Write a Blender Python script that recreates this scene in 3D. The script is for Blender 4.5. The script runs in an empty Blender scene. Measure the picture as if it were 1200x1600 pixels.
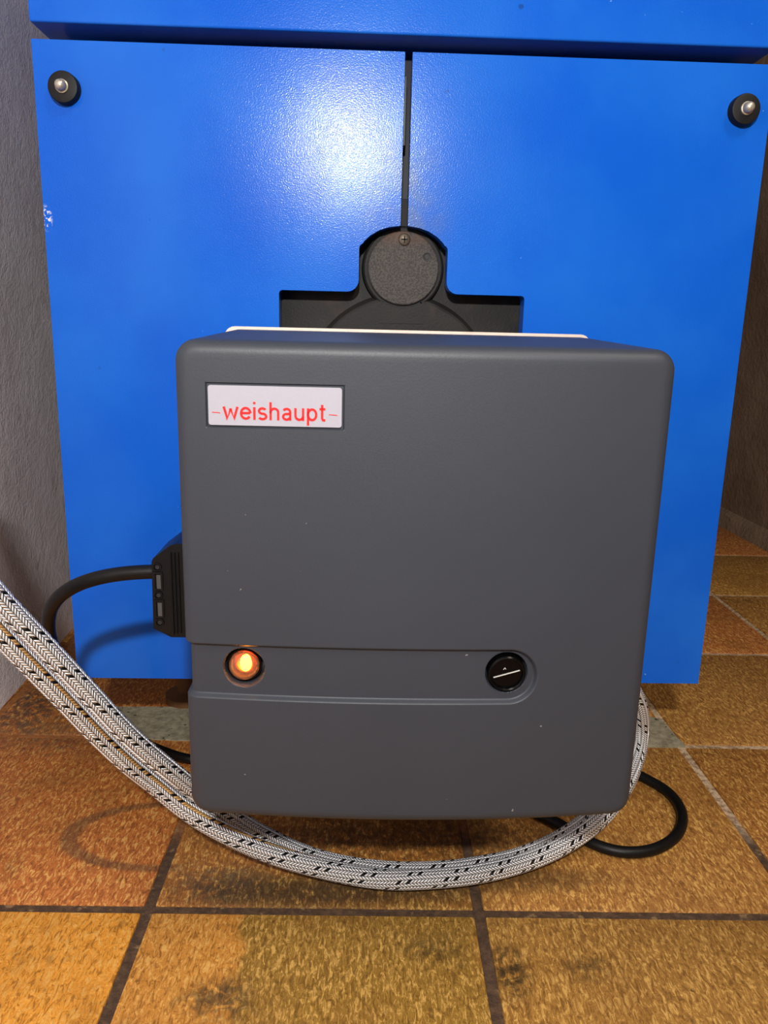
import bpy, bmesh, math, random
from mathutils import Vector, Matrix
from math import pi, sin, cos, tan, sqrt, hypot

random.seed(7)
SC = bpy.context.scene
COL = SC.collection

# ------------------------------------------------------------------ camera
cam_d = bpy.data.cameras.new('camera')
cam = bpy.data.objects.new('camera', cam_d)
COL.objects.link(cam)
RT = Vector((0.9994, -0.0268, 0.0232)); UP = Vector((-0.0164, 0.2299, 0.9731)); FW = Vector((0.0315, 0.9728, -0.2294))
m = Matrix((RT, UP, -FW)).transposed().to_4x4()
m.translation = Vector((0, 0, .45))
cam.matrix_world = m
cam_d.sensor_fit = 'VERTICAL'
cam_d.sensor_height = 36.0
cam_d.lens = 1213.92 / 1600 * 36.0
cam_d.clip_start = .01
SC.camera = cam

# ------------------------------------------------------------------ light
SC.view_settings.view_transform = 'Standard'
SC.view_settings.look = 'None'
SC.view_settings.gamma = 1
SC.view_settings.use_curve_mapping = False
SC.view_settings.exposure = 0.0

world = bpy.data.worlds.new('world')
SC.world = world
world.use_nodes = True
bg = world.node_tree.nodes['Background']
bg.inputs[0].default_value = (.95, .85, .75, 1)
bg.inputs[1].default_value = .11

def lamp(name, loc, power, size, color, target, flat=1.0):
    d = bpy.data.lights.new(name, 'AREA')
    d.shape = 'ELLIPSE'; d.size = size; d.size_y = size * flat; d.energy = power; d.color = color
    o = bpy.data.objects.new(name, d)
    COL.objects.link(o)
    o.location = loc
    o.rotation_euler = (Vector(target) - Vector(loc)).to_track_quat('-Z', 'Y').to_euler()
    return o
# the work lamp above the photographer's head
lamp('work_lamp', (-.035, -.34, .82), 12.6, .065, (1, .98, .93), (.03, .69, .30), .55)
# added fill lamp, out of view, to brighten the left wall
lamp('wall_fill_lamp', (.80, -.50, 1.95), 22, .6, (1, .88, .76), (.1, .5, .2))

# ------------------------------------------------------------------ material helpers
def s2l(c):
    return c / 12.92 if c <= .04045 else ((c + .055) / 1.055) ** 2.4
def rgb(r, g, b):
    return (s2l(r / 255), s2l(g / 255), s2l(b / 255), 1)

class NT:
    def __init__(s, name):
        s.m = bpy.data.materials.new(name); s.m.use_nodes = True
        s.t = s.m.node_tree
        s.b = s.t.nodes['Principled BSDF']
    def n(s, kind, **kw):
        nd = s.t.nodes.new(kind)
        for k, v in kw.items(): setattr(nd, k, v)
        return nd
    def l(s, a, b): s.t.links.new(a, b)
    def put(s, sock, v):
        if isinstance(v, bpy.types.NodeSocket): s.l(v, sock)
        else: sock.default_value = v
    def math(s, op, a, b=0.0, c=0.0, clamp=False):
        nd = s.n('ShaderNodeMath', operation=op); nd.use_clamp = clamp
        s.put(nd.inputs[0], a); s.put(nd.inputs[1], b); s.put(nd.inputs[2], c)
        return nd.outputs[0]
    def sstep(s, v, a, b):
        nd = s.n('ShaderNodeMapRange', interpolation_type='SMOOTHSTEP')
        s.put(nd.inputs[0], v); nd.inputs[1].default_value = a; nd.inputs[2].default_value = b
        return nd.outputs[0]
    def mix(s, f, a, b, mode='MIX'):
        nd = s.n('ShaderNodeMix', data_type='RGBA', blend_type=mode)
        s.put(nd.inputs[0], f); s.put(nd.inputs[6], a); s.put(nd.inputs[7], b)
        return nd.outputs[2]
    def coord(s, which='Object'):
        return s.n('ShaderNodeTexCoord').outputs[which]
    def mapping(s, v, scale=(1, 1, 1), rot=(0, 0, 0), loc=(0, 0, 0)):
        nd = s.n('ShaderNodeMapping'); s.l(v, nd.inputs[0])
        nd.inputs['Scale'].default_value = scale; nd.inputs['Rotation'].default_value = rot
        nd.inputs['Location'].default_value = loc
        return nd.outputs[0]
    def noise(s, v, scale, detail=3, rough=.55, dist=0):
        nd = s.n('ShaderNodeTexNoise'); s.l(v, nd.inputs['Vector'])
        nd.inputs['Scale'].default_value = scale; nd.inputs['Detail'].default_value = detail
        nd.inputs['Roughness'].default_value = rough; nd.inputs['Distortion'].default_value = dist
        return nd.outputs['Fac']
    def sep(s, v):
        nd = s.n('ShaderNodeSeparateXYZ'); s.l(v, nd.inputs[0]); return nd.outputs
    def bump(s, h, strength, dist):
        nd = s.n('ShaderNodeBump'); nd.inputs['Strength'].default_value = strength
        nd.inputs['Distance'].default_value = dist; s.l(h, nd.inputs['Height'])
        s.l(nd.outputs[0], s.b.inputs['Normal'])
        return nd
    def base(s, c): s.put(s.b.inputs['Base Color'], c)
    def rough(s, v): s.put(s.b.inputs['Roughness'], v)
    def metal(s, v): s.b.inputs['Metallic'].default_value = v

def simple(name, col, rough=.5, metal=0, nscale=0, namp=.15, bump=0):
    t = NT(name)
    if nscale:
        co = t.coord()
        f = t.noise(co, nscale, 4)
        dark = tuple(c * (1 - namp) for c in col[:3]) + (1,)
        lite = tuple(min(1, c * (1 + namp)) for c in col[:3]) + (1,)
        t.base(t.mix(f, dark, lite))
        if bump: t.bump(f, .6, bump)
    else:
        t.base(col)
    t.rough(rough); t.metal(metal)
    return t.m

# blue powder coat: orange peel, a few scratches and grime
def mat_blue():
    t = NT('blue_enamel'); co = t.n('ShaderNodeNewGeometry').outputs['Position']
    cloud = t.noise(co, 7, 4)
    c = t.mix(t.sstep(cloud, .35, .7), rgb(12, 84, 190), rgb(24, 96, 196))
    x, y, z = t.sep(co)
    # soot around the cut-out and the slit between the doors
    dx = t.math('SUBTRACT', x, .034); dz = t.math('SUBTRACT', z, .545)
    r = t.math('SQRT', t.math('ADD', t.math('MULTIPLY', dx, dx), t.math('MULTIPLY', t.math('MULTIPLY', dz, dz), .35)))
    sm = t.math('MULTIPLY', t.sstep(r, .05, .0), t.sstep(t.noise(co, 30, 4), .3, .75))
    c = t.mix(t.math('MULTIPLY', sm, .75), c, rgb(96, 108, 116))
    # wiped cloudy film left of the slit
    fx = t.math('SUBTRACT', x, -.012); fz = t.math('SUBTRACT', z, .60)
    fr = t.math('SQRT', t.math('ADD', t.math('MULTIPLY', fx, fx), t.math('MULTIPLY', t.math('MULTIPLY', fz, fz), .6)))
    film = t.math('MULTIPLY', t.sstep(fr, .075, .01), t.sstep(t.noise(co, 18, 5, .6), .4, .65))
    c = t.mix(t.math('MULTIPLY', film, .28), c, rgb(120, 170, 220))
    # smudges, specks
    sp = t.sstep(t.noise(co, 55, 2), .745, .80)
    c = t.mix(t.math('MULTIPLY', sp, .55), c, rgb(22, 45, 90))
    sp2 = t.sstep(t.noise(t.mapping(co, (1, 1, 1), loc=(3, 1, 7)), 190, 1), .80, .83)
    c = t.mix(t.math('MULTIPLY', sp2, .6), c, rgb(120, 165, 225))
    # worn primer at the left edge
    ex = t.math('SUBTRACT', x, -.2650); ez = t.math('SUBTRACT', z, .5335)
    er = t.math('SQRT', t.math('ADD', t.math('MULTIPLY', ex, ex), t.math('MULTIPLY', ez, t.math('MULTIPLY', ez, .25))))
    chip = t.math('MULTIPLY', t.sstep(er, .006, .002), t.sstep(t.noise(co, 400, 2), .48, .56))
    c = t.mix(chip, c, rgb(200, 205, 215))
    t.base(c)
    rn = t.noise(co, 22, 4)
    t.rough(t.math('MULTIPLY_ADD', rn, .05, .21))
    peel = t.noise(co, 900, 2, .5)
    bn = t.bump(peel, .34, .0003)
    t.l(bn.outputs[0], t.b.inputs['Coat Normal'])
    t.b.inputs['Specular IOR Level'].default_value = .12
    t.b.inputs['Coat Weight'].default_value = .09
    t.b.inputs['Coat Roughness'].default_value = .10
    return t.m

def mat_cover():
    t = NT('dark_grey_plastic'); co = t.coord()
    g = t.noise(co, 14, 3)
    c = t.mix(g, rgb(45, 49, 57), rgb(50, 54, 62))
    fine = t.noise(co, 900, 2, .6)
    sp = t.sstep(t.noise(co, 260, 1), .815, .83)
    c = t.mix(t.math('MULTIPLY', sp, .6), c, rgb(150, 145, 140))
    t.base(c)
    t.rough(t.math('MULTIPLY_ADD', fine, .10, .44))
    t.b.inputs['Specular IOR Level'].default_value = .4
    t.bump(fine, .35, .00015)
    return t.m

def mat_cast():
    t = NT('black_cast_iron'); co = t.coord()
    f = t.noise(co, 500, 3)
    g = t.noise(co, 30, 4)
    c = t.mix(g, rgb(27, 26, 27), rgb(36, 34, 32))
    c = t.mix(t.math('MULTIPLY', t.sstep(t.noise(co, 45, 5), .55, .8), .5), c, rgb(60, 44, 34))
    t.base(c); t.rough(.62); t.bump(f, .5, .0005)
    return t.m
def mat_disc():
    t = NT('sooty_disc_metal'); co = t.coord()
    f = t.noise(co, 750, 3)
    c = t.mix(t.sstep(f, .35, .65), rgb(46, 42, 42), rgb(72, 67, 64))
    z = t.sep(co)[2]
    top = t.math('MULTIPLY', t.sstep(z, .515, .535), t.sstep(t.noise(co, 60, 3), .35, .6))
    c = t.mix(t.math('MULTIPLY', top, .7), c, rgb(96, 66, 48))
    t.base(c); t.rough(.6); t.bump(f, .5, .0004)
    return t.m

def mat_plaster(name, a, b, bumpd, scale=60):
    t = NT(name); co = t.coord()
    g = t.noise(co, 5, 5, .6)
    c = t.mix(t.sstep(g, .3, .7), a, b)
    h = t.noise(co, scale * 4, 5, .7)
    h2 = t.noise(co, scale, 4, .6)
    spots = t.sstep(t.noise(co, 24, 4), .63, .72)
    c = t.mix(t.math('MULTIPLY', spots, .3), c, tuple(x * .45 for x in a[:3]) + (1,))
    t.base(c); t.rough(.8)
    t.bump(t.math('ADD', h, t.math('MULTIPLY', h2, 1.6)), .8, bumpd)
    return t.m

def mat_tile():
    t = NT('glazed_clay_tile'); co = t.coord()
    x, y, z = t.sep(co)
    at = t.n('ShaderNodeAttribute', attribute_name='tint')
    tint = at.outputs['Color']
    # flamed streaks running away from the viewer
    st = t.noise(t.mapping(co, (1, .30, 1), rot=(0, 0, .12)), 380, 5, .66, 1.0)
    pit = t.noise(co, 120, 4, .65, .6)
    big = t.noise(co, 9, 4, .6)
    mid = t.noise(co, 30, 4, .6)
    c = tint
    wob = t.math('MULTIPLY', t.math('SUBTRACT', mid, .5), .05)
    xo = t.math('ADD', x, wob); yo = t.math('ADD', y, wob)
    def box(x0, x1, y0, y1, e=.012):
        a = t.math('MULTIPLY', t.sstep(xo, x0 - e, x0 + e), t.sstep(xo, x1 + e, x1 - e))
        b = t.math('MULTIPLY', t.sstep(yo, y0 - e, y0 + e), t.sstep(yo, y1 + e, y1 - e))
        return t.math('MULTIPLY', a, b)
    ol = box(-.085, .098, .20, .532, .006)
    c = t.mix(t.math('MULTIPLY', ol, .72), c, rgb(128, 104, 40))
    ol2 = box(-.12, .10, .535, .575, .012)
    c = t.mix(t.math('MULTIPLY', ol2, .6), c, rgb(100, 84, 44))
    c = t.mix(t.math('MULTIPLY', t.sstep(st, .50, .62), .66), c, rgb(230, 182, 100))
    c = t.mix(t.math('MULTIPLY', t.sstep(st, .49, .36), .58), c, rgb(84, 50, 18))
    c = t.mix(t.math('MULTIPLY', t.sstep(pit, .60, .74), .45), c, rgb(84, 56, 18))
    c = t.mix(t.math('MULTIPLY', t.sstep(big, .48, .68), .45), c, rgb(128, 84, 34))
    c = t.mix(t.math('MULTIPLY', t.sstep(mid, .62, .74), .4), c, rgb(66, 50, 24))
    # olive oil-darkened half of the front middle tile
    # dirt blotches, then shade painted under the hoses and burner
    def blob(cx, cy, rx, ry, col, amt, lo=.35, hi=.6):
        nonlocal c
        dx = t.math('DIVIDE', t.math('SUBTRACT', x, cx), rx); dy = t.math('DIVIDE', t.math('SUBTRACT', y, cy), ry)
        r = t.math('SQRT', t.math('ADD', t.math('MULTIPLY', dx, dx), t.math('MULTIPLY', dy, dy)))
        f = t.math('MULTIPLY', t.sstep(r, 1.2, .3), t.sstep(pit, lo, hi))
        c = t.mix(t.math('MULTIPLY', f, amt), c, col)
    blob(-.092, .445, .03, .022, rgb(56, 50, 34), .75)
    blob(.115, .468, .016, .03, rgb(44, 36, 18), .9)
    blob(.06, .49, .03, .018, rgb(58, 48, 20), .6)
    blob(.17, .47, .02, .015, rgb(80, 60, 28), .7)
    blob(-.39, .86, .05, .09, rgb(58, 48, 44), .8)
    blob(-.33, .80, .08, .05, rgb(90, 72, 58), .5)
    blob(-.37, .62, .05, .10, rgb(92, 78, 56), .6)
    blob(-.11, .56, .05, .03, rgb(70, 60, 44), .7)
    blob(-.03, .548, .14, .022, rgb(52, 36, 16), .8, .25, .5)  # soft shade along the hoses, put into the tile colour
    blob(.12, .565, .12, .022, rgb(60, 40, 18), .7, .25, .5)  # same painted hose shade, continued to the right
    blob(.04, .62, .22, .05, rgb(66, 44, 18), .65)  # deepens the burner's shadow by darkening the tiles
    # ring left by a bucket
    dx = t.math('DIVIDE', t.math('SUBTRACT', x, -.168), .088); dy = t.math('DIVIDE', t.math('SUBTRACT', y, .623), .046)
    r = t.math('SQRT', t.math('ADD', t.math('MULTIPLY', dx, dx), t.math('MULTIPLY', dy, dy)))
    rr = t.math('ABSOLUTE', t.math('SUBTRACT', t.math('ADD', r, wob), 1.0))
    ring = t.math('MULTIPLY', t.sstep(rr, .15, .04), t.sstep(x, -.12, -.17))
    c = t.mix(t.math('MULTIPLY', ring, .55), c, rgb(74, 60, 42))
    # black crumbs
    cr = t.sstep(t.noise(co, 85, 2), .765, .785)
    c = t.mix(t.math('MULTIPLY', cr, .8), c, rgb(40, 32, 24))
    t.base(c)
    t.rough(t.math('MULTIPLY_ADD', st, .25, .40))
    t.bump(t.math('ADD', t.math('MULTIPLY', st, .8), pit), .7, .0016)
    return t.m

def mat_mortar():
    t = NT('grey_mortar'); co = t.coord()
    a = t.noise(co, 90, 5, .7)
    c = t.mix(t.sstep(a, .3, .7), rgb(112, 104, 84), rgb(158, 150, 126))
    c = t.mix(t.sstep(t.noise(co, 130, 3), .64, .7), c, rgb(40, 34, 22))
    t.base(c); t.rough(.9); t.bump(a, .7, .002)
    return t.m
def mat_grout():
    t = NT('tile_grout'); co = t.coord()
    x, y, z = t.sep(co)
    a = t.noise(co, 160, 5, .7)
    dark = t.mix(t.sstep(a, .35, .7), rgb(62, 42, 28), rgb(92, 68, 46))
    pale = t.mix(t.sstep(a, .3, .65), rgb(120, 92, 64), rgb(205, 178, 146))
    rust = t.mix(t.sstep(a, .3, .65), rgb(130, 78, 34), rgb(165, 104, 52))
    # pale where it was renewed at the back right, rust-stained back left
    fb = t.sstep(y, .60, .66)
    fr = t.sstep(x, .15, .25)
    c = t.mix(fb, dark, t.mix(fr, rust, pale))
    c = t.mix(t.math('MULTIPLY', t.sstep(t.noise(co, 70, 4), .60, .68), .6), c, rgb(150, 120, 80))
    t.base(c); t.rough(.9); t.bump(a, .8, .002)
    return t.m

# braided steel-and-fibre sleeve; u runs along the hose, v around it
def mat_braid(name, glint_v=None, K=16.0):
    t = NT(name)
    uv = t.n('ShaderNodeUVMap'); uv.uv_map = 'UVMap'
    u, v, _ = t.sep(uv.outputs[0])
    w = t.math('MULTIPLY', v, 2.0)                       # sixteen plaited rows around
    k = t.math('FLOOR', w)
    s = t.math('SUBTRACT', t.math('FRACT', w), .5)
    odd = t.math('FLOORED_MODULO', k, 2.0)
    sgn = t.math('MULTIPLY_ADD', odd, -2.0, 1.0)
    uu = t.math('ADD', t.math('MULTIPLY_ADD', k, 1.75, u), t.math('MULTIPLY', t.math('MULTIPLY', s, sgn), 1.1))
    i = t.math('FLOOR', uu)
    along = t.math('POWER', t.math('SINE', t.math('MULTIPLY', t.math('FRACT', uu), pi)), .7)
    across = t.math('SQRT', t.math('SUBTRACT', 1.0, t.math('MULTIPLY', t.math('MULTIPLY', s, s), 3.9)))
    h = t.math('MULTIPLY', along, across)
    par = odd
    c = t.mix(t.sstep(h, .10, .65), rgb(46, 46, 46), rgb(250, 250, 252))
    if glint_v is not None:
        g = t.math('LESS_THAN', t.math('ABSOLUTE', t.math('SUBTRACT', v, glint_v)), .24)  # warm reflection of the floor, painted as a strip of the braid
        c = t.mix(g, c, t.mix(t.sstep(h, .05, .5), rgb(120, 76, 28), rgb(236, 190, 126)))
    im = t.math('FLOORED_MODULO', i, K)
    k1 = t.math('LESS_THAN', im, .5)
    k2 = t.math('LESS_THAN', t.math('ABSOLUTE', t.math('SUBTRACT', im, 3.0)), .5)
    blk = t.math('MULTIPLY', t.math('MAXIMUM', k1, k2), t.math('SUBTRACT', 1.0, par))
    c = t.mix(blk, c, rgb(14, 14, 18))
    t.base(c)
    t.b.inputs['Metallic'].default_value = .4
    t.rough(.30)
    t.bump(h, 1.0, .0015)
    return t.m

M = dict(
    blue=mat_blue(), cover=mat_cover(), cast=mat_cast(), disc=mat_disc(),
    wall=mat_plaster('grey_plaster', rgb(226, 217, 222), rgb(246, 240, 246), .0013),
    wallb=mat_plaster('brown_plaster', rgb(118, 98, 80), rgb(146, 124, 104), .003, 20),
    tile=mat_tile(), mortar=mat_mortar(), grout=mat_grout(),
    rubber=simple('black_rubber', rgb(15, 14, 15), .55, 0, 200, .3, .0003),
    cable=simple('cable_rubber', rgb(13, 12, 12), .45, 0, 160, .3, .0003),
    plug=simple('black_plug_plastic', rgb(13, 13, 14), .38, 0, 300, .2, .0002),
    zinc=simple('zinc_bolt', rgb(190, 182, 166), .38, .7, 400, .35, .0004),
    alu=simple('cast_aluminium', rgb(206, 188, 176), .5, .2, 120, .15, .0004),
    dark=simple('dark_steel', rgb(30, 30, 32), .6, .2, 60, .3),
    navy=simple('boiler_body_blue', rgb(8, 14, 28), .6, 0, 20, .2),
    gloss=simple('gloss_black', rgb(5, 5, 6), .22),
    mark=simple('pale_mark', rgb(190, 188, 184), .4),
    plate=simple('silver_nameplate', rgb(156, 155, 166), .5, .0, 500, .04),
    red=simple('red_print', rgb(226, 16, 14), .5),
    screw=simple('sooty_screw', rgb(96, 84, 72), .45, .6, 300, .3, .0003),
)
def mat_lens():
    t = NT('amber_lens'); b = t.b
    b.inputs['Base Color'].default_value = (1.0, .60, .34, 1)
    b.inputs['Transmission Weight'].default_value = .92
    b.inputs['Roughness'].default_value = .07
    b.inputs['IOR'].default_value = 1.35
    return t.m
def mat_glow(name, col, s):
    t = NT(name); b = t.b
    b.inputs['Base Color'].default_value = col
    b.inputs['Emission Color'].default_value = col
    b.inputs['Emission Strength'].default_value = s
    return t.m
M['lens'] = mat_lens()
M['glow'] = mat_glow('lit_neon_core', (1.0, .52, .05, 1), 30)
M['reflector'] = simple('orange_reflector', rgb(226, 112, 48), .35)

for k in ('rubber', 'cable', 'plug', 'cast', 'disc', 'gloss'):
    M[k].node_tree.nodes['Principled BSDF'].inputs['Specular IOR Level'].default_value = .12 if k == 'gloss' else .25

# ------------------------------------------------------------------ mesh helpers
def link(name, bm, mat, parent=None, smooth=24, loc=None):
    me = bpy.data.meshes.new(name)
    bmesh.ops.recalc_face_normals(bm, faces=bm.faces[:])
    bm.to_mesh(me); bm.free()
    for mm in (mat if isinstance(mat, (list, tuple)) else [mat]): me.materials.append(mm)
    if smooth:
        for p in me.polygons: p.use_smooth = True
        me.set_sharp_from_angle(angle=math.radians(smooth))
    o = bpy.data.objects.new(name, me); COL.objects.link(o)
    if parent:
        o.parent = parent
        o.matrix_parent_inverse = Matrix.Identity(4)
        # geometry is given in world space: move it into the parent's frame
        w = parent_world(parent)
        me.transform(Matrix.Translation(-w))
    return o
def parent_world(o):
    v = Vector((0, 0, 0))
    while o: v += o.location; o = o.parent
    return v
def thing(name, label, cat, loc=(0, 0, 0), group=None):
    o = bpy.data.objects.new(name, None); COL.objects.link(o)
    o.empty_display_size = .02
    o.location = loc; o['label'] = label; o['category'] = cat
    if group: o['group'] = group
    return o
def tag(o, label, cat, group=None):
    o['label'] = label; o['category'] = cat
    if group: o['group'] = group
    return o
def struct(o): o['kind'] = 'structure'; return o

def bevel(bm, w, seg=2, sel=None, ang=30):
    es = sel if sel is not None else [e for e in bm.edges if len(e.link_faces) == 2 and e.calc_face_angle() > math.radians(ang)]
    bmesh.ops.bevel(bm, geom=es, offset=w, segments=seg, profile=.5, affect='EDGES', clamp_overlap=True)
    return bm
def box(x0, x1, y0, y1, z0, z1, bv=0, seg=2, bm=None):
    b = bmesh.new()
    vs = [b.verts.new((x, y, z)) for x in (x0, x1) for y in (y0, y1) for z in (z0, z1)]
    for f in ((0, 1, 3, 2), (4, 6, 7, 5), (0, 4, 5, 1), (2, 3, 7, 6), (0, 2, 6, 4), (1, 5, 7, 3)):
        b.faces.new([vs[i] for i in f])
    bmesh.ops.recalc_face_normals(b, faces=b.faces[:])
    if bv: bevel(b, bv, seg)
    if bm is None: return b
    me = bpy.data.meshes.new('t'); b.to_mesh(me); b.free(); bm.from_mesh(me); bpy.data.meshes.remove(me)
    return bm
def merge(bm, other):
    me = bpy.data.meshes.new('t'); other.to_mesh(me); other.free(); bm.from_mesh(me); bpy.data.meshes.remove(me)
    return bm
def prism_xz(pts, y0, y1, bv=0, seg=2):
    """outline in the x-z plane extruded along y (y0 is the front)"""
    b = bmesh.new()
    f = [b.verts.new((x, y0, z)) for x, z in pts]
    r = [b.verts.new((x, y1, z)) for x, z in pts]
    ff = b.faces.new(f); b.faces.new(list(reversed(r)))
    n = len(pts)
    for i in range(n):
        b.faces.new((f[i], r[i], r[(i + 1) % n], f[(i + 1) % n]))
    bmesh.ops.recalc_face_normals(b, faces=b.faces[:])
    if bv:
        bevel(b, bv, seg, [e for e in b.edges if e.verts[0].co.y == y0 and e.verts[1].co.y == y0])
    return b
def lathe(prof, cx, cz, seg=48, axis='y'):
    """prof = [(r, y)...], revolved about the y axis through (cx, cz)"""
    b = bmesh.new(); rings = []
    for r, y in prof:
        if r < 1e-6: rings.append([b.verts.new((cx, y, cz))])
        else: rings.append([b.verts.new((cx + r * cos(2 * pi * k / seg), y, cz + r * sin(2 * pi * k / seg))) for k in range(seg)])
    for A, B in zip(rings, rings[1:]):
        for k in range(seg):
            q = (k + 1) % seg
            if len(A) == 1 and len(B) > 1: b.faces.new((A[0], B[k], B[q]))
            elif len(B) == 1 and len(A) > 1: b.faces.new((A[k], A[q], B[0]))
            elif len(A) > 1: b.faces.new((A[k], A[q], B[q], B[k]))
    bmesh.ops.recalc_face_normals(b, faces=b.faces[:])
    return b
def catmull(pts, step):
    P = [Vector(p) for p in pts]
    P = [P[0] * 2 - P[1]] + P + [P[-1] * 2 - P[-2]]
    out = []
    for i in range(1, len(P) - 2):
        p0, p1, p2, p3 = P[i - 1:i + 3]
        # centripetal
        t0 = 0; t1 = t0 + (p1 - p0).length ** .5; t2 = t1 + (p2 - p1).length ** .5; t3 = t2 + (p3 - p2).length ** .5
        n = max(2, int((p2 - p1).length / step))
        for k in range(n):
            t = t1 + (t2 - t1) * k / n
            A1 = p0 * ((t1 - t) / (t1 - t0)) + p1 * ((t - t0) / (t1 - t0))
            A2 = p1 * ((t2 - t) / (t2 - t1)) + p2 * ((t - t1) / (t2 - t1))
            A3 = p2 * ((t3 - t) / (t3 - t2)) + p3 * ((t - t2) / (t3 - t2))
            B1 = A1 * ((t2 - t) / (t2 - t0)) + A2 * ((t - t0) / (t2 - t0))
            B2 = A2 * ((t3 - t) / (t3 - t1)) + A3 * ((t - t1) / (t3 - t1))
            out.append(B1 * ((t2 - t) / (t2 - t1)) + B2 * ((t - t1) / (t2 - t1)))
    out.append(P[-2])
    for _ in range(6):
        out = [out[0]] + [(out[k - 1] + out[k] * 2 + out[k + 1]) / 4 for k in range(1, len(out) - 1)] + [out[-1]]
    return out
def tube(pts, r, seg=24, step=.004, NV=16, du=.0025, tw=None):
    """swept tube with UV: u in braid steps along, v in strands around; v=0 faces straight up at the start"""
    C = catmull(pts, step)
    b = bmesh.new(); uvl = b.loops.layers.uv.new('UVMap')
    T = [(C[min(k + 1, len(C) - 1)] - C[max(k - 1, 0)]).normalized() for k in range(len(C))]
    n = (Vector((0, 0, 1)) - T[0] * T[0].z).normalized()
    rings = []; L = 0; Ls = []
    for k, c in enumerate(C):
        if k: L += (c - C[k - 1]).length
        Ls.append(L)
        n = (n - T[k] * n.dot(T[k])).normalized(); s = T[k].cross(n)
        rings.append([b.verts.new(c + (n * cos(2 * pi * q / seg) + s * sin(2 * pi * q / seg)) * r) for q in range(seg)])
    for k in range(len(C) - 1):
        for q in range(seg):
            f = b.faces.new((rings[k][q], rings[k][(q + 1) % seg], rings[k + 1][(q + 1) % seg], rings[k + 1][q]))
            vv = (q / seg * NV, (q + 1) / seg * NV)
            for lp, (uu, v2) in zip(f.loops, ((Ls[k], vv[0]), (Ls[k], vv[1]), (Ls[k + 1], vv[1]), (Ls[k + 1], vv[0]))):
                lp[uvl].uv = (uu / du, v2 + (tw(uu) if tw else 0))
    b.faces.new(rings[0]); b.faces.new(rings[-1])
    return b

# ================================================================== SETTING
# tiled floor: grid turned a little against the boiler
TP = .2620; TA = -.0159; TO = (-.1617, .5301); G = .0042
def tpt(i, j):
    x, y = i * TP, j * TP
    return (TO[0] + x * cos(TA) - y * sin(TA), TO[1] + x * sin(TA) + y * cos(TA))
fb = bmesh.new(); tint = fb.loops.layers.float_color.new('tint')
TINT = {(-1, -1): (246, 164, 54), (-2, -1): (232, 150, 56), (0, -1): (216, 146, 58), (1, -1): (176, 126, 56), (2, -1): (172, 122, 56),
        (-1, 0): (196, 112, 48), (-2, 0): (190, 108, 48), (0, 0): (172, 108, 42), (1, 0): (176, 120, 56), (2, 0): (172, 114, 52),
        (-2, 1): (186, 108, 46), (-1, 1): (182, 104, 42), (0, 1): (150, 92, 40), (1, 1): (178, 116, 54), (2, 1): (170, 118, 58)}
for i in range(-3, 8):
    for j in range(-9, 9):
        x0, y0 = i * TP + G, j * TP + G; x1, y1 = (i + 1) * TP - G, (j + 1) * TP - G
        tb = box(x0, x1, y0, y1, -.012, 0, .0016, 2)
        tl = tb.loops.layers.float_color.new('tint')
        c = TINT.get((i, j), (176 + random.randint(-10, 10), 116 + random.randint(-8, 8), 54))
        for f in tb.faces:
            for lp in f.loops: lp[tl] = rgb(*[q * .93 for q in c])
        bmesh.ops.transform(tb, matrix=Matrix.Translation((TO[0], TO[1], 0)) @ Matrix.Rotation(TA, 4, 'Z'), verts=tb.verts[:])
        merge(fb, tb)
n_t = len(fb.faces)
box(-1.2, 2.2, -2.0, 3.0, -.03, -.0018, bm=fb)
# mortar patch where a pipe trench was closed under the boiler
fb.faces.ensure_lookup_table()
for f in fb.faces[n_t:]: f.material_index = 1
n_t = len(fb.faces)
pts = [(-.30, .862), (-.285, .795), (-.20, .786), (0, .783), (.2, .783), (.372, .782), (.369, .80), (.366, .842), (.33, .868), (.1, .866), (-.1, .866)]
pb = bmesh.new()
vt = [pb.verts.new((x, y, .0012)) for x, y in pts]; vb = [pb.verts.new((x, y, -.002)) for x, y in pts]
pb.faces.new(vt); pb.faces.new(vb)
for k in range(len(pts)):
    q = (k + 1) % len(pts); pb.faces.new((vt[k], vt[q], vb[q], vb[k]))
merge(fb, pb)
fb.faces.ensure_lookup_table()
for f in fb.faces[n_t:]: f.material_index = 2
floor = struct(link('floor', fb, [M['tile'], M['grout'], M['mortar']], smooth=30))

# walls
def wall(name, pts, h, th, mat):
    (xa, ya), (xb, yb) = pts
    d = Vector((xb - xa, yb - ya, 0)).normalized(); nrm = Vector((d.y, -d.x, 0)) * th
    b = bmesh.new()
    q = [(xa, ya), (xb, yb), (xb + nrm.x, yb + nrm.y), (xa + nrm.x, ya + nrm.y)]
    lo = [b.verts.new((x, y, -.004)) for x, y in q]; hi = [b.verts.new((x, y, h)) for x, y in q]
    b.faces.new(lo); b.faces.new(hi)
    for k in range(4): b.faces.new((lo[k], lo[(k + 1) % 4], hi[(k + 1) % 4], hi[k]))
    return struct(link(name, b, mat, smooth=30))
wall('wall_left', ((-.4590, 2.4), (-.3560, -2.0)), 2.35, .10, M['wall'])
wall('wall_right', ((.90, -2.0), (.90, 2.4)), 2.35, .10, M['wallb'])
wall('wall_back', ((.90, 2.4), (-.46, 2.4)), 2.35, .10, M['wallb'])
struct(link('ceiling', box(-.7, 1.2, -2.0, 2.6, 2.35, 2.42), M['wallb'], smooth=30))
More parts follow.
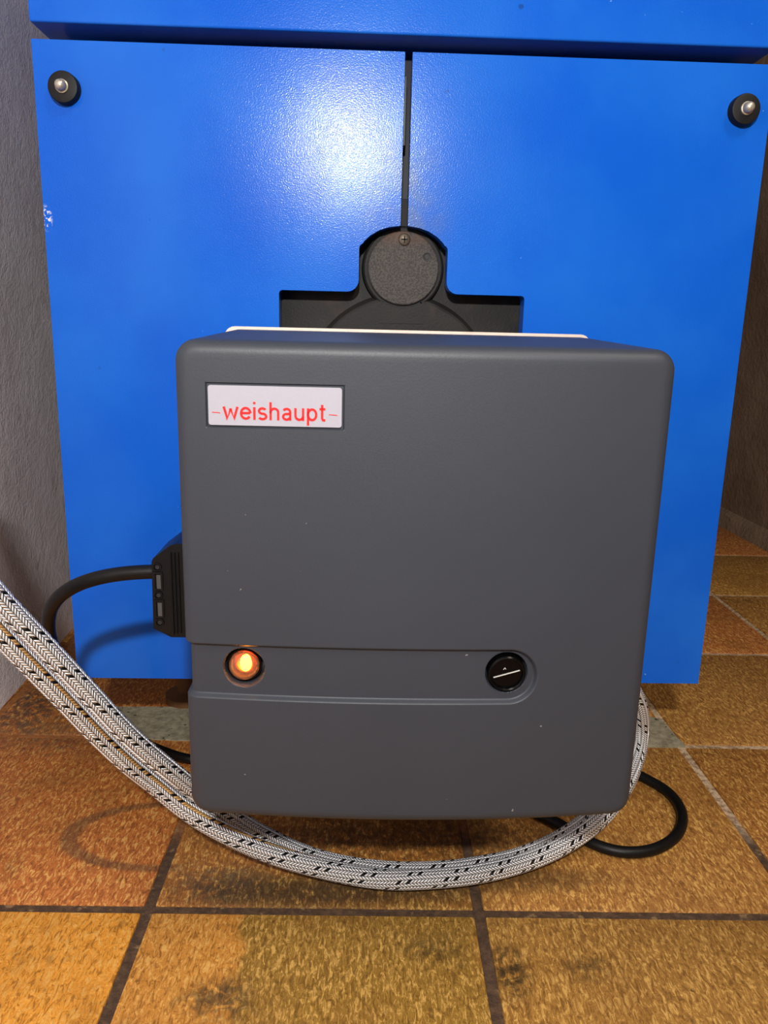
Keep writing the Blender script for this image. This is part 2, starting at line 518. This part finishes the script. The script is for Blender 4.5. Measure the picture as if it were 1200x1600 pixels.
# rough mortar fillet at the foot of the right wall
sk = bmesh.new()
ys = [-.2 + k * .05 for k in range(52)]
prof = []
for y in ys:
    w = .016 + random.random() * .006
    prof.append([sk.verts.new(p) for p in ((.901, y, -.001), (.900 - w, y, -.001), (.900 - w * .6, y, .022 + random.random() * .01), (.901, y, .040))])
for A, B in zip(prof, prof[1:]):
    for k in range(4): sk.faces.new((A[k], A[(k + 1) % 4], B[(k + 1) % 4], B[k]))
sk.faces.new(prof[0]); sk.faces.new(prof[-1])
struct(link('baseboard_right', sk, M['wallb']))

# ================================================================== BOILER
boiler = thing('boiler', 'bright blue steel boiler with two front doors standing by the grey wall', 'boiler', (.034, .95, 0))
XL, XR, ZB, ZT, YD = -.2670, .3338, .1186, .6678, .6943
CX = .0338
def arc(cx, cz, r, a0, a1, n=8):
    return [(cx + r * cos(math.radians(a0 + (a1 - a0) * k / n)), cz + r * sin(math.radians(a0 + (a1 - a0) * k / n))) for k in range(n + 1)]
def door_outline():
    """left door; the slit edge on the right, stepped cut-out for the burner"""
    g = CX - .0031
    R = .0420                       # arch over the sight disc
    p = [(XL, ZB), (XL, ZT), (g, ZT)]
    zc = .4945
    p += [(g, .5352), (CX - .013, .5338), (CX - .021, .5312), (CX - .0285, .5268), (CX - .0335, .5222)]
    p += arc(CX - .0333, .5160, .0045, 110, 180, 3)
    p += arc(CX - .0478, .4905, .0100, 0, -90, 6)
    p += arc(CX - .1030, .4775, .0030, 90, 180, 3)
    p += [(CX - .1060, .2400), (g, .2400), (g, ZB)]
    return p
def mirror(pts): return [(2 * CX - x, z) for x, z in reversed(pts)]
for pts in (door_outline(), mirror(door_outline())):
    left = min(x for x, z in pts) < -.1
    dr = link('door_panel', prism_xz(pts, YD, YD + .018, .0013, 3), M['blue'], boiler, smooth=12)
    bx, bz = (-.2420, .6318) if left else (.3110, .6322)
    bf = lathe([(0, YD - .0085), (.0098, YD - .0085), (.0115, YD - .0080), (.0120, YD - .0068), (.0122, YD + .001), (0, YD + .001)], bx, bz, 48)
    link('rubber_buffer', bf, M['rubber'], dr, smooth=40)
    bo = lathe([(0, YD - .0168), (.0018, YD - .0166), (.0034, YD - .0155), (.0041, YD - .0138), (.0044, YD - .0105), (.0052, YD - .0100), (.0052, YD - .0083), (0, YD - .0083)], bx, bz, 24)
    b_ = link('bolt_head', bo, M['zinc'], dr, smooth=40); b_['label'] = 'bright zinc bolt head'
# upper casing: folded sheet box
tc = box(XL, XR, .6925, 1.28, .6796, 1.02, .0016, 3)
link('top_casing', tc, M['blue'], boiler, smooth=12)
# body behind the doors
body = box(XL + .012, XR - .012, .735, 1.27, .125, .675, .002)
link('boiler_body', body, M['navy'], boiler)
link('base_frame', box(-.225, .293, .93, 1.26, 0, .126, .002), M['dark'], boiler)
# grey filler strip seen down the slit
link('filler_strip', box(CX - .0060, CX - .0002, .714, .722, .602, .656, .0008), simple('dull_steel', rgb(92, 96, 102), .5, .3), boiler)
for fx in (-.208, .276):
    ft = lathe([(0, 0), (.026, 0), (.026, .009), (.012, .014), (.009, .125), (0, .125)], 0, 0, 32)
    bmesh.ops.transform(ft, matrix=Matrix.Translation((fx, .885, 0)) @ Matrix(((1, 0, 0, 0), (0, 0, 1, 0), (0, 1, 0, 0), (0, 0, 0, 1))), verts=ft.verts[:])
    f_ = link('levelling_foot', ft, simple('rusty_foot', rgb(92, 58, 26), .7, 0, 60, .3), boiler)
# cast iron front plate behind the cut-out with the round burner flange
plate = link('front_plate', box(CX - .125, CX + .125, .7165, .733, .20, .56, .001), M['cast'], boiler)
FZ = .395
fl = lathe([(.0, .7085), (.0805, .7085), (.0825, .7095), (.084, .712), (.0865, .7175), (0, .7175)], CX, FZ, 96)
link('burner_flange', fl, M['cast'], plate)
nk = prism_xz([(CX - .020, .455), (CX + .020, .455), (CX + .0165, .474), (CX + .0235, .488), (CX - .0235, .488), (CX - .0165, .474)], .7080, .7175, .0012)
link('flange_neck', nk, M['cast'], plate)
bs = lathe([(0, .7085), (.0335, .7085), (.0350, .710), (.0365, .7175), (0, .7175)], .0345, .5015, 64)
link('disc_boss', bs, M['cast'], plate)
dc = lathe([(.0, .7050), (.0300, .7050), (.0309, .7058), (.0311, .7088), (0, .7088)], .0345, .5015, 72)
dd = link('sight_disc', dc, M['disc'], boiler); dd['label'] = 'round sooty grey disc over the sight hole'
# small stud with its recess ring
st_ = lathe([(0, .7044), (.0021, .7044), (.0024, .7052), (0, .7052)], .0548, .5115, 20)
rg = lathe([(.0026, .7048), (.0034, .7046), (.0036, .7052), (.0026, .7052)], .0548, .5115, 24)
link('stud', merge(st_, rg), M['dark'], dd)
# cross-head screw
scb = lathe([(0, .7026), (.0026, .7028), (.0045, .7036), (.0052, .7046), (.0052, .7056), (0, .7056)], .0348, .5253, 32)
scw = link('disc_screw', scb, M['screw'], dd); 
cr = box(.0348 - .0027, .0348 + .0027, .70225, .7035, .5253 - .0006, .5253 + .0006)
box(.0348 - .0006, .0348 + .0006, .70225, .7035, .5253 - .0027, .5253 + .0027, bm=cr)
# the cross is cut in: shown as a sunk dark cross just proud of the socket floor
link('cross_slot', cr, M['gloss'], dd)

# ================================================================== BURNER
BX0, BX1, BZ0, BZ1, BY, BYB = -.1047, .1787, .1458, .4424, .4400, .6000
burner = thing('oil_burner', 'square dark grey plastic burner mounted on the blue boiler front, hoses below', 'burner', (.037, .52, .1458))
BCX, BCZ = (BX0 + BX1) / 2, (BZ0 + BZ1) / 2
HX, HZ = (BX1 - BX0) / 2, (BZ1 - BZ0) / 2
RC = .0125; FR = .0078
zb_c, zb_h, xb_e = .2458, .0180, .0925
LX, LZ, LR = -.0686, .2476, .0116
KX, KZ, KR = .0912, .2476, .0122
PX0, PX1, PZ0, PZ1 = -.0860, -.0105, .3948, .4178
def sm(t): t = max(0, min(1, t)); return t * t * (3 - 2 * t)
def depth(x, z):
    sd = hypot(max(x - xb_e, 0), z - zb_c) - zb_h
    d = .0030 * sm(-sd / .0028)
    r = hypot(x - LX, z - LZ)
    d = max(d, .003 + .010 * sm((LR + .0012 - r) / .0016)) if r < LR + .0012 else d
    r = hypot(x - KX, z - KZ)
    d = max(d, .003 + .006 * sm((KR + .0010 - r) / .0014)) if r < KR + .0010 else d
    qx = max(PX0 + .001 - x, x - PX1 - .001 + .002, 0) if False else max(abs(x - (PX0 + PX1) / 2) - (PX1 - PX0) / 2, abs(z - (PZ0 + PZ1) / 2) - (PZ1 - PZ0) / 2)
    d += .0012 * sm((.0012 - qx) / .0008)
    return d
def bow(x, z):
    return -.0090 * (1 - ((x - BCX) / HX) ** 2) * (.20 + .80 * (1 - sm((z - BZ0) / (HZ * 2)))) 
def lines(a, b, fine, step, fstep, r):
    L = set(); x = a
    # fillet samples
    for k in range(9):
        s = r * (1 - cos(pi / 2 * k / 8)); L.add(round(a + s, 6)); L.add(round(b - s, 6))
    x = a + r
    while x < b - r:
        L.add(round(x, 6))
        st = fstep if any(p <= x < q for p, q in fine) else step
        nx = [p for p, q in fine if x < p < x + st]
        x = nx[0] if nx else x + st
    L = sorted(L); out = [L[0]]
    for v in L[1:]:
        if v - out[-1] > 1e-5: out.append(v)
    return out
xs = lines(BX0, BX1, [(LX - .0135, LX + .0135), (KX - .0135, KX + .0215), (PX0 - .002, PX0 + .002), (PX1 - .002, PX1 + .002)], .004, .0004, FR)
zs = lines(BZ0, BZ1, [(zb_c - .0195, zb_c + .0195), (PZ0 - .002, PZ0 + .002), (PZ1 - .002, PZ1 + .002)], .004, .0004, FR)
cb = bmesh.new(); grid = []
def cover_pt(x, z, back=None):
    s = min(x - BX0, BX1 - x, z - BZ0, BZ1 - z)            # inset from the outline
    # square -> rounded corner
    ax, az = abs(x - BCX) - (HX - RC), abs(z - BCZ) - (HZ - RC)
    nx_, nz_ = 0, 0
    X, Z = x, z
    if ax > 0 and az > 0:
        mx = max(ax, az); ln = hypot(ax, az)
        X = BCX + math.copysign(HX - RC + ax * mx / ln, x - BCX); Z = BCZ + math.copysign(HZ - RC + az * mx / ln, z - BCZ)
        nx_, nz_ = math.copysign(ax / ln, x - BCX), math.copysign(az / ln, z - BCZ)
    elif s == x - BX0: nx_ = -1
    elif s == BX1 - x: nx_ = 1
    elif s == z - BZ0: nz_ = -1
    else: nz_ = 1
    fy = 0; ca = 1; sa = 0
    if s < FR:
        sa = (FR - s) / FR; ca = sqrt(max(0, 1 - sa * sa)); fy = FR * (1 - ca)
    d = depth(x, z)
    y = BY + bow(X, Z) + fy + d * ca
    X -= nx_ * sa * d; Z -= nz_ * sa * d
    return X, y, Z, nx_, nz_, d
for x in xs:
    grid.append([cb.verts.new(cover_pt(x, z)[:3]) for z in zs])
nxn, nzn = len(xs), len(zs)
for i in range(nxn - 1):
    for j in range(nzn - 1):
        cb.faces.new((grid[i][j], grid[i + 1][j], grid[i + 1][j + 1], grid[i][j + 1]))
loop = [(i, 0) for i in range(nxn - 1)] + [(nxn - 1, j) for j in range(nzn - 1)] + [(i, nzn - 1) for i in range(nxn - 1, 0, -1)] + [(0, j) for j in range(nzn - 1, 0, -1)]
prev = [grid[i][j] for i, j in loop]
base0 = [v.co.copy() for v in prev]
for k in range(1, 5):
    f = k / 4
    cur = []
    for c0, (i, j) in zip(base0, loop):
        rise = .0048 * f * max(0, (c0.z - BCZ) / HZ) ** 2      # the top climbs slightly to the rear
        cur.append(cb.verts.new((c0.x, c0.y + (BYB - c0.y) * f, c0.z + rise)))
    for q in range(len(prev)):
        w = (q + 1) % len(prev)
        cb.faces.new((prev[q], prev[w], cur[w], cur[q]))
    prev = cur
cover = link('cover', cb, M['cover'], burner, smooth=50)

# aluminium rear plate whose edge shows above the cover, and the housing
def rrect(x0, x1, z0, z1, r, n=6):
    return arc(x1 - r, z1 - r, r, 0, 90, n) + arc(x0 + r, z1 - r, r, 90, 180, n) + arc(x0 + r, z0 + r, r, 180, 270, n) + arc(x1 - r, z0 + r, r, 270, 360, n)
o = link('rear_plate', prism_xz(rrect(-.1035, .1735, .165, .4493, .008), .6004, .606, .0005), M['alu'], burner); o['label'] = 'pale metal rim plate'
link('housing', lathe([(0, .606), (.098, .606), (.098, .640), (.078, .655), (.070, .7085), (0, .7085)], .0345, .350, 64), simple('burner_housing_grey', rgb(110, 110, 112), .5, .5), burner)
link('oil_pump', box(.055, .130, .53, .60, .155, .235, .006, 3), M['dark'], burner)

# nameplate
def cover_surface(x, z):
    return BY + bow(x, z)
def ypl(x, z): return cover_surface(x, z)
np_ = bmesh.new()
cols = 14
o_pts = rrect(PX0 + .0004, PX1 - .0004, PZ0 + .0004, PZ1 - .0004, .0014, 4)
npb = prism_xz(o_pts, -.0007, .0006, .0002, 1)
# lay it on the slightly bowed cover
yl, yr = ypl(PX0, .406), ypl(PX1, .406)
def ychord(x): return yl + (yr - yl) * (x - PX0) / (PX1 - PX0)
for v in npb.verts: v.co.y += ychord(v.co.x) + .0004
nplate = link('nameplate', npb, M['plate'], burner, smooth=30)
def yface(x): return ychord(x) - .0003
# lettering from stroke outlines
XH = .00705; SWD = .00132
def ribbon(bm, pts, w, y0=-.00022, y1=.0002, closed=False):
    n = len(pts); P = [Vector((p[0], p[1])) for p in pts]
    L, R_ = [], []
    for k in range(n):
        if closed: d = (P[(k + 1) % n] - P[k - 1])
        else: d = P[min(k + 1, n - 1)] - P[max(k - 1, 0)]
        d.normalize(); nn = Vector((-d.y, d.x)); sc = 1
        if 0 < k < n - 1 or closed:
            a = (P[k] - P[k - 1]).normalized(); sc = 1 / max(.55, abs(nn.dot(Vector((-a.y, a.x)))))
        L.append(P[k] + nn * w / 2 * sc); R_.append(P[k] - nn * w / 2 * sc)
    f1 = [bm.verts.new((p.x, y0, p.y)) for p in L]; f2 = [bm.verts.new((p.x, y0, p.y)) for p in R_]
    g1 = [bm.verts.new((p.x, y1, p.y)) for p in L]; g2 = [bm.verts.new((p.x, y1, p.y)) for p in R_]
    rng = range(n) if closed else range(n - 1)
    for k in rng:
        q = (k + 1) % n
        bm.faces.new((f1[k], f1[q], f2[q], f2[k])); bm.faces.new((g1[k], g2[k], g2[q], g1[q]))
        bm.faces.new((f1[k], g1[k], g1[q], f1[q])); bm.faces.new((f2[k], f2[q], g2[q], g2[k]))
    if not closed:
        bm.faces.new((f1[0], f2[0], g2[0], g1[0])); bm.faces.new((f1[-1], g1[-1], g2[-1], f2[-1]))
def ea(cx, cz, rx, rz, a0, a1, n=14):
    return [(cx + rx * cos(math.radians(a0 + (a1 - a0) * k / n)), cz + rz * sin(math.radians(a0 + (a1 - a0) * k / n))) for k in range(n + 1)]
# unit letters: x height 1, each entry = width, strokes
def letter(ch):
    h = SWD / XH / 2
    if ch == 'w': return 1.06, [[(.06, 1), (.30, h * .6), (.53, .86)], [(.53, .86), (.76, h * .6), (1.0, 1)]]
    if ch == 'e': return .78, [[(.09, .52), (.70, .52)] , ea(.40, .5, .32, .42, 3, 325, 22)]
    if ch == 'i': return .22, [[(.11, 0), (.11, 1)], [(.11, 1.24), (.11, 1.42)]]
    if ch == 's': return .68, [ea(.34, .72, .235, .20, 28, 180, 10)[:-1] + ea(.32, .735, .215, .235, 180, 262, 5) + ea(.36, .265, .235, .235, 82, -8, 6) + ea(.345, .27, .25, .20, -8, -155, 10)[1:]]
    if ch == 'h': return .76, [[(.12, 0), (.12, 1.42)], [(.12, .55)] + ea(.38, .62, .26, .30, 175, 0, 10) + [(.64, 0)]]
    if ch == 'a': return .74, [ea(.36, .66, .24, .265, 150, 0, 9) + [(.60, 0)], [(.60, .56)] + ea(.35, .295, .235, .225, 78, 282, 12) + [(.60, .20)]]
    if ch == 'u': return .76, [[(.12, 1)] + ea(.38, .38, .26, .30, 180, 355, 10), [(.64, 1), (.64, 0)]]
    if ch == 'p': return .80, [[(.12, -.36), (.12, 1)], ea(.40, .5, .28, .42, 0, 360, 24)]
    if ch == 't': return .44, [[(.18, 1.30), (.18, .22), (.23, .10), (.40, .07)], [(0, .96), (.40, .96)]]
x = 0; word = []
for ch in 'weishaupt':
    w, strokes = letter(ch)
    word.append((ch, x, strokes)); x += w + .10
tot = x - .10
X0, X1, ZBL = -.0775, -.0198, .3986
kx = (X1 - X0) / tot
for ch, ox, strokes in word:
    lb = bmesh.new()
    for s_ in strokes:
        pts = [(X0 + (ox + p[0]) * kx, ZBL + p[1] * XH) for p in s_]
        ribbon(lb, pts, SWD)
    for v in lb.verts: v.co.y += yface(v.co.x) - .00002
    link('red_letter', lb, M['red'], nplate, smooth=0)
for a, b in ((-.0835, -.0789), (-.0180, -.0134)):
    db = bmesh.new(); ribbon(db, [(a, .4024), (b, .4021)], .00040)
    for v in db.verts: v.co.y += yface(v.co.x) - .00002
    link('red_dash', db, M['red'], nplate, smooth=0)

# glowing indicator lamp sunk in its round socket
YR = cover_surface(LX, LZ) + .003
lampo = link('indicator_lamp', lathe([(.0118, YR + .0095), (.0118, YR + .011), (0, YR + .011), (0, YR + .0100), (.0096, YR + .0100), (.0096, YR + .004), (.0106, YR + .004), (.0106, YR + .0095), (.0118, YR + .0095)], LX - .0004, LZ, 48), M['gloss'], burner)
lampo['label'] = 'lit orange signal lamp in a black socket'
r_ = .0092
prof = [(r_, YR + .0098), (r_, YR + .0030)] + [(r_ * cos(a), YR + .003 - .0046 * sin(a)) for a in [pi / 2 * k / 10 for k in range(1, 10)]] + [(0, YR - .0016)]
inner = [(0, YR + .0002)] + [(r_ * .84 * cos(a), YR + .0042 - .0040 * sin(a)) for a in [pi / 2 * k / 8 for k in range(7, 0, -1)]] + [(r_ * .84, YR + .0098), (r_, YR + .0098)]
link('lens', lathe(prof + inner, LX - .0004, LZ, 48), M['lens'], lampo)
link('reflector_ring', lathe([(.0074, YR + .0088), (.0050, YR + .0050), (.0042, YR + .0050), (.0040, YR + .0095), (.0074, YR + .0095)], LX - .0004, LZ, 40), M['reflector'], lampo)
gb = bmesh.new(); bmesh.ops.create_uvsphere(gb, u_segments=24, v_segments=14, radius=.0042)
bmesh.ops.transform(gb, matrix=Matrix.Translation((LX + .0004, YR + .0052, LZ + .0010)) @ Matrix.Diagonal((.85, .9, 1.25, 1)), verts=gb.verts[:])
link('glowing_bulb', gb, M['glow'], lampo)

# black round screw cap with its slot ridge
YK = cover_surface(KX, KZ) + .003
kn = link('screw_cap', lathe([(0, YK - .0006), (.0094, YK - .0006), (.0098, YK - .0022), (.0106, YK - .0028), (.0113, YK - .0022), (.0117, YK + .001), (.0117, YK + .007), (0, YK + .007)], KX, KZ, 64), M['gloss'], burner)
kn['label'] = 'glossy black screw cap'
rb = box(-.0083, .0083, -.0010, .0003, -.0002, .0002, .00008, 1)
bmesh.ops.transform(rb, matrix=Matrix.Translation((KX, YK - .0006, KZ - .0005)) @ Matrix.Rotation(math.radians(-17), 4, 'Y'), verts=rb.verts[:])
link('slot_ridge', rb, M['mark'], kn)
tb_ = prism_xz([(KX - .0022, KZ + .0022), (KX - .0012, KZ + .0036), (KX - .0004, KZ + .0026), (KX - .0007, KZ + .0024), (KX - .0012, KZ + .0031), (KX - .0019, KZ + .0021)], YK - .0009, YK - .0004)
link('pointer_mark', tb_, M['mark'], kn)

# ================================================================== CABLE + PLUG
LO = [(-0.3065,0.4550,0.4049), (-0.2734,0.4730,0.3173), (-0.2372,0.4900,0.2477), (-0.2241,0.5000,0.2214), (-0.2083,0.5120,0.1902), (-0.1913,0.5250,0.1556), (-0.1722,0.5370,0.1227), (-0.1571,0.5460,0.1007), (-0.1241,0.5450,0.0715), (-0.0754,0.5460,0.0420), (-0.0250,0.5440,0.0260), (0.0246,0.5408,0.0185), (0.0707,0.5424,0.0185), (0.1017,0.5478,0.0185), (0.1291,0.5564,0.0185), (0.1562,0.5641,0.0225), (0.1843,0.5729,0.0315), (0.2148,0.5913,0.0410), (0.2445,0.6204,0.0550), (0.2694,0.6600,0.0740), (0.2602,0.6500,0.1188), (0.2269,0.6300,0.1657), (0.1817,0.6000,0.2018)]
HI = [(-0.2834,0.4350,0.4444), (-0.2591,0.4570,0.3474), (-0.2342,0.4800,0.2803), (-0.2136,0.4920,0.2426), (-0.1919,0.5060,0.2021), (-0.1672,0.5210,0.1565), (-0.1396,0.5370,0.1153), (-0.1193,0.5530,0.0839), (-0.0840,0.5680,0.0444), (-0.0320,0.5754,0.0115), (0.0248,0.5636,0.0090), (0.0743,0.5637,0.0090), (0.1082,0.5702,0.0090), (0.1383,0.5793,0.0090), (0.1691,0.5891,0.0145), (0.2029,0.6093,0.0200), (0.2263,0.6343,0.0240), (0.2510,0.6721,0.0360), (0.2542,0.6800,0.0762), (0.2258,0.6450,0.1338), (0.1897,0.6200,0.1699)]
CB = [(-0.1335,0.5200,0.2823), (-0.1423,0.5200,0.2822), (-0.1644,0.5200,0.2805), (-0.1875,0.5220,0.2748), (-0.2089,0.5300,0.2628), (-0.2228,0.5400,0.2479), (-0.2317,0.5530,0.2278), (-0.2363,0.5700,0.2024), (-0.2326,0.5900,0.1677), (-0.2208,0.6100,0.1324), (-0.2047,0.6400,0.0919), (-0.2017,0.7179,0.0300), (-0.1748,0.7390,0.0060), (-0.1041,0.7349,0.0060), (0.0304,0.7491,0.0060), (0.1698,0.7573,0.0060), (0.2594,0.7519,0.0060), (0.2947,0.7127,0.0060), (0.3134,0.6832,0.0060), (0.3133,0.6494,0.0060), (0.2949,0.6156,0.0060), (0.2648,0.5948,0.0060), (0.2378,0.5913,0.0060), (0.2152,0.6016,0.0060), (0.1998,0.6197,0.0060), (0.1837,0.6386,0.0060), (0.1632,0.6565,0.0060), (0.1407,0.6742,0.0200), (0.1292,0.6948,0.0600)]

cable = thing('power_cable', 'black rubber cable looping from the plug to the floor beside the burner', 'cable', (-.12, .50, .25))
link('cord', tube(CB, .0050, 20, .004), M['cable'], cable)
out = [(-.1374, .2962), (-.1362, .2985), (-.1245, .3076), (-.1205, .3087), (-.1040, .3087), (-.1040, .2427), (-.1265, .2427), (-.1382, .2490)]
pl = link('plug', prism_xz(out, .498, .540, .0009, 2), M['plug'], cable)
for k, xr in enumerate((-.1246, -.1222, -.1198)):
    link('grip_rib', box(xr - .0006, xr + .0006, .4966, .4984, .2450 + .0006 * k, .3030, .0003, 1), M['plug'], pl)
for zz in (.2925, .2728, .2535):
    rg = lathe([(.0017, .4982), (.0022, .4970), (.0029, .4970), (.0032, .4984), (.0017, .4984)], -.1338, zz, 24)
    link('screw_socket', rg, M['plug'], pl)
    s_ = link('plug_screw', lathe([(0, .4972), (.0014, .4972), (.0017, .4984), (0, .4984)], -.1335, zz, 16), M['dark'], pl)
for z0, z1 in ((.2775, .2880), (.2580, .2685)):
    wn = bmesh.new(); 
    box(-.1366, -.1354, .4968, .4984, z0, z1, bm=wn); box(-.1316, -.1304, .4968, .4984, z0, z1, bm=wn)
    box(-.1366, -.1304, .4968, .4984, z1, z1 + .0012, bm=wn); box(-.1366, -.1304, .4968, .4984, z0 - .0012, z0, bm=wn)
    link('latch_window', wn, M['plug'], pl)
    link('latch', box(-.1345, -.1316, .4974, .4984, z0, z1 - .001), simple('worn_latch_grey', rgb(66, 66, 66), .4), pl)
link('cable_gland', lathe([(.0052, 0), (.0068, .001), (.0068, .006), (.0052, .008)], 0, 0, 24), M['plug'], pl) if False else None

GLINT_V = 1.25
def TWIST(L): return 2.4 * max(0, min(1, (L - .38) / .2)) + .001
# ================================================================== HOSES
h1 = link('braided_hose', tube(LO, .0077, 40, .003, 8, .0027, TWIST), mat_braid('steel_braid_glint', GLINT_V, 14.0), smooth=60)
tag(h1, 'braided silver oil hose lying in front, lower one of the pair, warm floor glint painted along it', 'hose')
h2 = link('braided_hose', tube(HI, .0077, 40, .003, 8, .0027), mat_braid('steel_braid', None, 14.0), smooth=60)
tag(h2, 'braided silver oil hose running behind and above its twin, nearer the boiler', 'hose')
